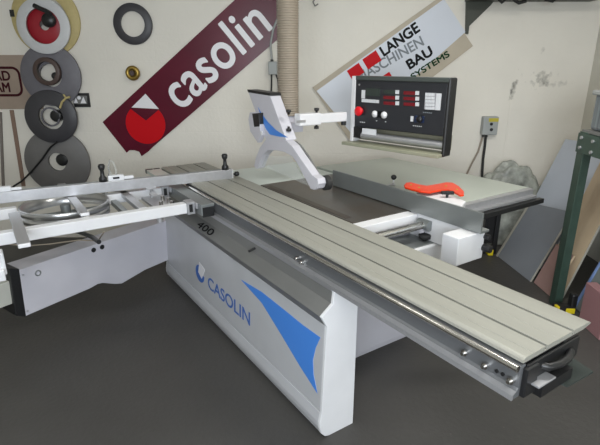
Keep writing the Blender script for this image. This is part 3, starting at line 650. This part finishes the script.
roll(50, 117, 9.5, 8, 4.53, .02, M['greytape'], 'thin grey coil showing through the hole of the charcoal roll')
roll(132.5, 24, 19.5, 12, 4.57, .022, M['darktape'], 'charcoal ring hanging alone left of the maroon banner')
# pegs, widened to fill the dark half of the roll holes, and hook
def peg(x, y, v0, m, nm, label, r=.012):
    u, z = wl(x, y, v0); q = MB(); q.cyl(W(u, v0, z), W(u, VB, z), r, seg=14); q.lathe(W(u, v0, z), -H, [(0, r), (.004, r), (.01, r*.7), (.012, 0)], 14)
    return tag(q.build(nm, m, base=W(u, VB, z)), label, 'wall peg')
u, z = wl(47, 20, 4.50); q = MB()
q.tube([P_(34, 5.5, 4.50), P_(40, 8.5, 4.49), P_(46, 11, 4.49), P_(51, 15, 4.49)], .02, 10)
q.lathe(P_(47, 20, 4.47), H, [(0, 0), (.004, .05), (.02, .06), (.05, .055), (.11, .03), (.128, 0)], 20)
q.cyl(P_(47, 20, 4.5), P_(47, 20, 4.6), .02)
tag(q.build('wall_hook', M['black'], base=W(u, VB, z)), 'black hook and clip sticking out through the red and white rolls', 'hook')
peg(55, 76, 4.53, M['black'], 'wall_peg', 'black peg holding the small brown coil and grey roll', .032)
peg(56, 116, 4.54, M['black'], 'wall_peg', 'black peg in the hole of the charcoal roll', .055)
peg(62, 160, 4.557, M['black'], 'wall_peg', 'black peg in the hole of the lowest grey roll', .058)
q = MB(); q.rbox(*(lambda a, b: (a[0], b[0], VB-.03, VB-.001, b[1], a[1]))(wl(11, 10), wl(16.5, 17))); tag(q.build('wall_clip', M['black'], base=P_(14, 13, VB)), 'small black clip on the wall left of the yellowish roll', 'clip')
# yellow tie on charcoal roll
q = MB(); q.tube([P_(60, 108, 4.506), P_(62, 102, 4.502), P_(66, 98, 4.502), P_(70, 97, 4.506)], .010, 8, ); q.tube([P_(66, 98, 4.502), P_(63.5, 94.5, 4.506)], .008, 8)
tag(q.build('cord_tie', M['yellowtape'], base=P_(66, 98, 4.5)), 'short yellowish tie on the rim of the charcoal roll', 'tie')
# black cord from lowest roll
q = MB(); q.tube([P_(57, 142, 4.50), P_(50.5, 147, 4.54), P_(42, 159, 4.54), P_(32, 171, 4.54), P_(22, 181, 4.55), P_(14, 186, 4.56), P_(8, 192, 4.57)], .009, 8)
tag(q.build('cord', M['black'], base=P_(50, 147, 4.55)), 'black cord slanting down left across the lowest grey roll', 'cord')
# small black plate with white letters
(ua, za), (ub, zb3) = wl(73, 93), wl(91, 107)
q = MB(); q.rbox(ua, ub, VB-.014, VB-.001, zb3, za); pl_ = tag(q.build('wall_plate', M['black'], base=W(ua, VB, za)), 'small black plate with pale triangles beside the charcoal roll', 'plate')
vp = VB-.0142
q = MB(); q.prism([P_(*p, vp) for p in [(73.5, 95.5), (87, 95.8), (87.3, 104), (73.5, 104)]], -H*.001); q.build('plate_field', M['greypaint'], pl_)
for tri in ([(73.8, 103), (78, 103), (75.8, 97.5)], [(80.5, 103.3), (86.3, 103.3), (83.3, 96.6)]):
    q = MB(); q.prism([P_(*p, vp-.001) for p in tri], -H*.001); q.build('white_triangle', M['letter'], pl_)
q = MB(); q.cyl(P_(79, 97.8, vp-.001), P_(79, 97.8, vp-.001)-H*.0012, .017, seg=16); q.build('white_dot', M['letter'], pl_)
# brass roller
p = P_(134.5, 73, VB); q = MB(); q.lathe(p, -H, [(0, 0), (0, .035), (.02, .035), (.03, .062), (.05, .066), (.07, .060), (.072, .035), (.060, .03), (.060, 0)], 28)
br = tag(q.build('brass_fitting', M['brass'], base=p), 'small round brass fitting on wall below the lone charcoal ring', 'fitting')
q = MB(); q.cyl(p-H*.06, p-H*.078, .022); q.build('dark_core', M['browntape'], br)
# junction box and cables
(ua, za), (ub, zb3) = wl(268.5, 61.5), wl(277.5, 74.5)
q = MB(); q.rbox(ua, ub, VB-.06, VB-.001, zb3, za); jb = tag(q.build('junction_box', M['socket'], base=W(ua, VB, za), bevel=.006), 'small grey junction box on the wall left of the dust hose', 'junction box')
q = MB(); q.cyl(P_(272, 62, VB-.03), P_(272, 59.5, VB-.03), .014); q.build('cable_gland', M['black'], jb)
q = MB(); q.tube([P_(285, -4, VB-.02), P_(280, 12, VB-.02), P_(273, 30, VB-.02), P_(270.5, 45, VB-.025), P_(272, 60, VB-.03)], .010, 8); q.build('feed_cable', M['socket'], jb)
q = MB(); q.tube([P_(271.5, 73, VB-.03), P_(271.5, 85, VB-.03), P_(271, 100, VB-.04), P_(271, 120, VB-.04)], .008, 8); q.tube([P_(275.5, 73, VB-.03), P_(278, 80, VB-.03), P_(279, 92, VB-.03), P_(279, 110, VB-.03)], .008, 8); q.build('outlet_cable', M['rubber'], jb)
# wall socket
(ua, za), (ub, zb3) = wl(481.5, 116), wl(494, 134)
q = MB(); q.rbox(ua, ub, VB-.075, VB-.001, zb3, za); so = tag(q.build('isolator_switch', M['socket'], base=W(ua, VB, za), bevel=.008), 'grey isolator switch box with yellow label on wall right of the control panel', 'switch box')
q = MB(); q.rbox(ua+.045, ub-.004, VB-.077, VB-.075, za-.045, za-.012); q.build('yellow_label', M['label'], so)
for y in (124, 129.5):
    p = P_(491.3, y, VB-.075); q = MB(); q.lathe(p, -H, [(0, 0), (0, .014), (.01, .013), (.012, 0)], 14); q.build('switch_button', M['black'], so)
q = MB(); q.cyl(P_(483, 134, VB-.04), P_(483, 137, VB-.04), .012); q.cyl(P_(486, 134, VB-.04), P_(486, 137, VB-.04), .014); q.build('cable_gland', M['black'], so)
q = MB(); q.tube([P_(486, 135, VB-.04), P_(485, 145, VB-.04), P_(483, 160, VB-.04), P_(482, 178, VB-.04), P_(482, 215, VB-.06)], .012, 8); q.build('black_cable', M['rubber'], so)
q = MB(); q.tube([P_(483, 136, VB-.03), P_(478, 152, VB-.02), P_(471, 165, VB-.02), P_(465, 178, VB-.02), P_(462, 190, VB-.02)], .009, 8); q.build('pale_cable', M['hose'], so)
# wall hook high in the middle
q = MB(); q.tube([P_(316, -3, VB-.03), P_(313, 2, VB-.03), P_(315, 6, VB-.03), P_(318, 4, VB-.02)], .006, 8); tag(q.build('ceiling_hook', M['greypaint'], base=P_(316, 0, VB)), 'thin bent wire hook high on the wall between dust hose and white board', 'hook')
# small nail above panel
q = MB(); q.cyl(P_(317, 110, VB), P_(317, 110, VB-.05), .012); 
tag(q.build('wall_stud', M['black'], base=P_(317, 110, VB)), 'small dark stud on the wall just above the boom arm', 'stud')
# bracket and shelf
us, zs_ = wl(467, 33); zsh = wl(480, 3)[1]
q = MB(); q.rbox(us-.02, us+.02, VB-.05, VB-.001, zs_, zsh); q.rbox(us-.02, us+.02, VB-.42, VB-.001, zsh-.03, zsh)
q.obox(W(us, VB-.20, zsh-.14), RT*.018, (H*.17+UP*-.11), UP*.025)
sh = thing('wall_shelf', 'dark shelf high on the wall with grey bracket, right of the white board', 'shelf', W(us+.5, VB, zsh))
ds = V(wl(495, 3))-V(wl(468, 27))
br_o = MB(); br_o.prism([P_(*p, VB-.03) for p in [(466, 33.5), (468.5, 34), (469.5, 26), (491, 5), (494, 1), (466.5, 1)]], H*.029)
br_o.build('bracket', M['bracket'], sh, bevel=.002)
q = MB(); q.rbox(us-.05, us+1.05, VB-.30, VB-.001, zsh+.01, zsh+.035); q.build('shelf_board', M['bracket'], sh)
q = MB(); q.tube([P_(497, -2, VB-.25), P_(502, 2.5, VB-.25), P_(506, -1, VB-.25)], .012, 8); q.tube([P_(514, 0, VB-.25), P_(519, 3, VB-.25), P_(526, 1, VB-.25)], .014, 8); q.tube([P_(545, 0, VB-.25), P_(553, 1.5, VB-.25), P_(556, -1, VB-.25)], .01, 8); q.build('loose_wire', M['black'], sh)

# ================================================================== BOARDS, RACK, BAGS (right)
def slab(name, quad, t, m, label, edge=None, cat='board', group=None):
    """quad: 4 points (u, v, z); thickness away to the right"""
    pts = [W(*p) for p in quad]; n = (pts[1]-pts[0]).cross(pts[3]-pts[0]).normalized()
    if n.dot(RT) < 0: n = -n
    q = MB(); q.prism(pts, n*t); c = (pts[0]+pts[1])/2
    q.cur = 0; o = q.build(name, m, base=V((c.x, c.y, 0)), mats=[m, edge or M['edge']])
    for p in o.data.polygons[2:]: p.material_index = 1
    return tag(o, label, cat, group)
def uvz(x, y, v): u, z = wl(x, y, v); return (u, v, z)
slab('board', [(1.827, 4.10, .004), (1.882, 3.55, .004), uvz(572, 212, 3.60), uvz(530, 202.5, 4.12)], .018, M['greyboard'], 'grey faced board leaning at the right behind the green rack post', M['edge'])
_g = bpy.data.objects['board']; _a0, _a1 = W(1.822, 4.10, .004), W(*uvz(530, 202.5, 4.12))-RT*.005; q = MB(); q.prism([_a0, _a0-H*.03, _a1-H*.03, _a1], -RT*.004); q.build('edge_band', M['edge'], _g)
slab('board', [(2.02, 4.30, .004), (2.09, 3.76, .004), (2.46, 3.76, 1.075), uvz(565.5, 139, 4.28)], .016, M['whiteboard'], 'tall white melamine board leaning behind the grey board', M['whitetape'])
slab('board', [(1.905, 3.53, .004), (1.915, 3.29, .004), (2.04, 3.29, .34), (2.03, 3.53, .34)], .016, M['pink'], 'pinkish brown board leaning just right of the grey board', M['wood'])
_t = V(uvz(600, 224, 3.24)); _f = V((1.975, 3.24, .004)); _k = (1.10-.004)/(_t.z-.004); _t = _f+(_t-_f)*_k
slab('board', [(1.975, 3.56, .004), tuple(_f), tuple(_t), (_t.x, 3.56, 1.10)], .016, M['wood'], 'stained beige board leaning behind the green rack post', M['edge'])
q = MB(); a, b = P_(567, 281, 2.98), P_(601, 222, 2.98)
q = MB(); q.prism([W(2.02, 3.10, .006), W(2.02, 2.55, .006), W(2.20, 2.55, .55), W(2.20, 3.10, .55)], RT*.0-V((0, 0, .0))+(-RT*.012))
bs = tag(q.build('board', mat('greyish_sheet', hexc('7f8482'), .25), base=W(2.02, 2.8, .04)), 'grey translucent sheet with bluish edge at lower right inside the rack', 'board')
q = MB(); q.tube([W(2.010, 3.106, .02), W(2.192, 3.106, .55)], .012, 8); q.build('blue_edge', mat('blue_edge', hexc('6f86b4'), .4), bs)
q = MB(); q.rbox(1.93, 2.0, 2.68, 2.92, .0, .30); tag(q.build('carton', M['pinkbox'], base=W(1.96, 2.8, 0), bevel=.004), 'dusty pink upright carton low inside the green rack at right edge', 'carton')
# green rack
rk = thing('storage_rack', 'dark green steel storage rack with bolted beam at the right edge', 'rack', W(2.2, 2.6, 0))
def post(u, v, s=1):
    q = MB(); q.rbox(u, u+.10, v-.006, v, 0, 1.27); q.rbox(u, u+.008, v-.075, v, 0, 1.27); q.build('post', M['rack'], rk, bevel=.001)
post(1.865, 3.20); post(2.58, 3.20)
for v in (2.0,):
    for u in (1.865, 2.58):
        q = MB(); q.rbox(u, u+.085, v, v+.006, 0, 1.27); q.rbox(u, u+.008, v, v+.075, 0, 1.27); q.build('post', M['rack'], rk)
q = MB(); q.rbox(1.855, 1.865, 2.0, 3.20, 1.135, 1.262); q.rbox(1.865, 1.90, 2.0, 3.20, 1.254, 1.262); bm_ = q.build('side_beam', M['rack'], rk, bevel=.001)
q = MB(); q.rbox(1.87, 2.66, 2.02, 3.19, 1.266, 1.284); q.build('shelf_deck', M['greypaint'], rk)
for v, z in ((3.15, 1.17), (3.15, 1.235), (3.02, 1.16), (3.02, 1.23)):
    q = MB(); q.cyl(W(1.855, v, z), W(1.845, v, z), .011, seg=12); q.build('rack_bolt', M['anod2'], bm_)
# clear plastic tub on rack
q = MB(); q.rbox(1.90, 2.30, 2.86, 3.17, 1.285, 1.52); tub = tag(q.build('storage_tub', mat('tub_plastic', hexc('8b9499'), .2, .2, noise=.5, nscale=6, stretch=(8, 8, .5)), base=W(2.1, 3.0, 1.285), bevel=.02), 'greyish plastic tub standing on top of the green rack', 'tub')
q = MB(); q.rbox(1.885, 2.315, 2.845, 3.185, 1.505, 1.535); q.build('tub_rim', M['socket'], tub, bevel=.008)
# bags
def blob(c, rad, seed, label):
    bm = bmesh.new(); bmesh.ops.create_icosphere(bm, subdivisions=5, radius=1); random.seed(seed)
    waves = [(V([random.uniform(-1, 1) for _ in range(3)]).normalized(), random.uniform(3, 9), random.uniform(0, 6), random.uniform(.02, .07)) for _ in range(16)]
    for vtx in bm.verts:
        d = vtx.co.normalized(); k = 1+sum(a*abs(math.sin(d.dot(w)*f_+p)) for w, f_, p, a in waves)-.3
        vtx.co = RT*(d.x*rad[0]*k)+H*(d.y*rad[1]*k)+UP*(max(d.z*rad[2]*k, -rad[2]*.8))
    me = bpy.data.meshes.new('plastic_bag'); bm.to_mesh(me); bm.free(); me.materials.append(M['bag'])
    for p in me.polygons: p.use_smooth = True
    o = bpy.data.objects.new('plastic_bag', me); C.objects.link(o); o.location = W(c[0], c[1], rad[2]*.8+c[2]+.002)
    return tag(o, label, 'plastic bag')
blob((2.0, 4.46, 0), (.27, .10, .40), 3, 'crumpled grey plastic bag behind the far corner of the extension table')
blob((2.43, 4.45, 0), (.12, .10, .36), 5, 'smaller crumpled pale bag between the extension table corner and white board')
# little black and yellow tools
def tool(u, v, label, s=1):
    t = thing('hand_tool', label, 'hand tool', W(u, v, 0))
    q = MB(); q.rbox(u-.09*s, u+.06*s, v-.04*s, v+.05*s, .0, .07*s); q.rbox(u+.02*s, u+.07*s, v-.03*s, v+.03*s, .05*s, .17*s); q.build('body', M['black'], t, bevel=.012)
    q = MB(); q.rbox(u-.02*s, u+.05*s, v-.05*s, v-.038*s, .015*s, .06*s); q.build('yellow_band', M['yellow'], t, bevel=.004)
    q = MB(); q.rbox(u-.095*s, u-.07*s, v-.044*s, v+.0*s, .03*s, .075*s); q.build('yellow_button', M['yellow'], t, bevel=.004)
t = thing('tool_stand', 'black upright tool stand with a yellow foot behind the extension table rail', 'tool stand', W(1.76, 4.22, 0))
q = MB(); q.rbox(1.70, 1.74, 4.15, 4.19, 0, .62); q.build('post', M['black'], t, bevel=.004)
q = MB(); q.rbox(1.80, 1.84, 4.15, 4.19, 0, .62); q.build('post', M['black'], t, bevel=.004)
q = MB(); q.rbox(1.70, 1.84, 4.17, 4.21, .10, .58); q.build('back_panel', M['black'], t, bevel=.004)
q = MB(); q.rbox(1.745, 1.795, 4.10, 4.168, 0, .06); q.build('yellow_foot', M['yellow'], t, bevel=.01)
tool(1.90, 3.04, 'black and yellow hand tool on floor at foot of the green rack', .9)

# ================================================================== LAMPS
def lamp(u, v, lx, ly, power, label, col=(1, .985, .93)):
    t = thing('ceiling_lamp', label, 'lamp', W(u, v, HC), 'ceiling lamps')
    q = MB(); q.rbox(u-lx/2, u+lx/2, v-ly/2, v+ly/2, HC-.05, HC-.001); q.build('lamp_housing', M['tile'], t)
    q = MB(); q.cyl(W(u-lx/2+.03, v, HC-.07), W(u+lx/2-.03, v, HC-.07), .016); q.build('lamp_tube', M['tube'], t)
    ld = bpy.data.lights.new('tube_light', 'AREA'); ld.shape = 'RECTANGLE'; ld.size = lx; ld.size_y = ly; ld.energy = power; ld.color = col
    lo = bpy.data.objects.new('tube_light', ld); C.objects.link(lo)
    lo.matrix_world = Matrix.Translation(W(u, v, HC-.10)) @ Matrix(((RT.x, H.x, 0, 0), (RT.y, H.y, 0, 0), (0, 0, 1, 0), (0, 0, 0, 1)))
lamp(1.3, 2.2, 1.4, .25, 34, 'fluorescent ceiling lamp over the right half of the saw')
lamp(-1.3, 2.2, 1.4, .25, 7, 'fluorescent ceiling lamp over the outrigger frame')
lamp(.3, .2, 1.4, .25, 22, 'fluorescent ceiling lamp above the viewer')
# unseen window added behind the viewer to give even frontal fill light
f = MB(); f.rbox(-1.25, 1.25, VF+.001, VF+.05, .95, 1.0); f.rbox(-1.25, 1.25, VF+.001, VF+.05, 2.45, 2.5); f.rbox(-1.25, -1.2, VF+.001, VF+.05, 1.0, 2.45); f.rbox(1.2, 1.25, VF+.001, VF+.05, 1.0, 2.45); f.rbox(-.02, .02, VF+.001, VF+.05, 1.0, 2.45)
wf = struct(f.build('window_1', M['white'], base=W(0, VF, 1.7)))
f = MB(); f.rbox(-1.2, 1.2, VF+.005, VF+.012, 1.0, 2.45); wp_ = f.build('pane', mat('sky_lit_pane', (.85, .92, 1), .5, emit=1.2), wf)
ld = bpy.data.lights.new('window_light', 'AREA'); ld.shape = 'RECTANGLE'; ld.size = 2.3; ld.size_y = 1.4; ld.energy = 110; ld.color = (.86, .93, 1)
lo = bpy.data.objects.new('window_light', ld); C.objects.link(lo)
lo.matrix_world = Matrix.Translation(W(0, VF+.06, 1.72)) @ Matrix(((RT.x, 0, -H.x, 0), (RT.y, 0, -H.y, 0), (0, 1, 0, 0), (0, 0, 0, 1)))

w = bpy.data.worlds.new('world'); bpy.context.scene.world = w; w.use_nodes = True
w.node_tree.nodes['Background'].inputs[0].default_value = (.8, .85, 1, 1); w.node_tree.nodes['Background'].inputs[1].default_value = .05
vs_ = bpy.context.scene.view_settings; vs_.view_transform = 'Standard'; vs_.look = 'None'; vs_.exposure = .12; vs_.gamma = 1; vs_.use_curve_mapping = False
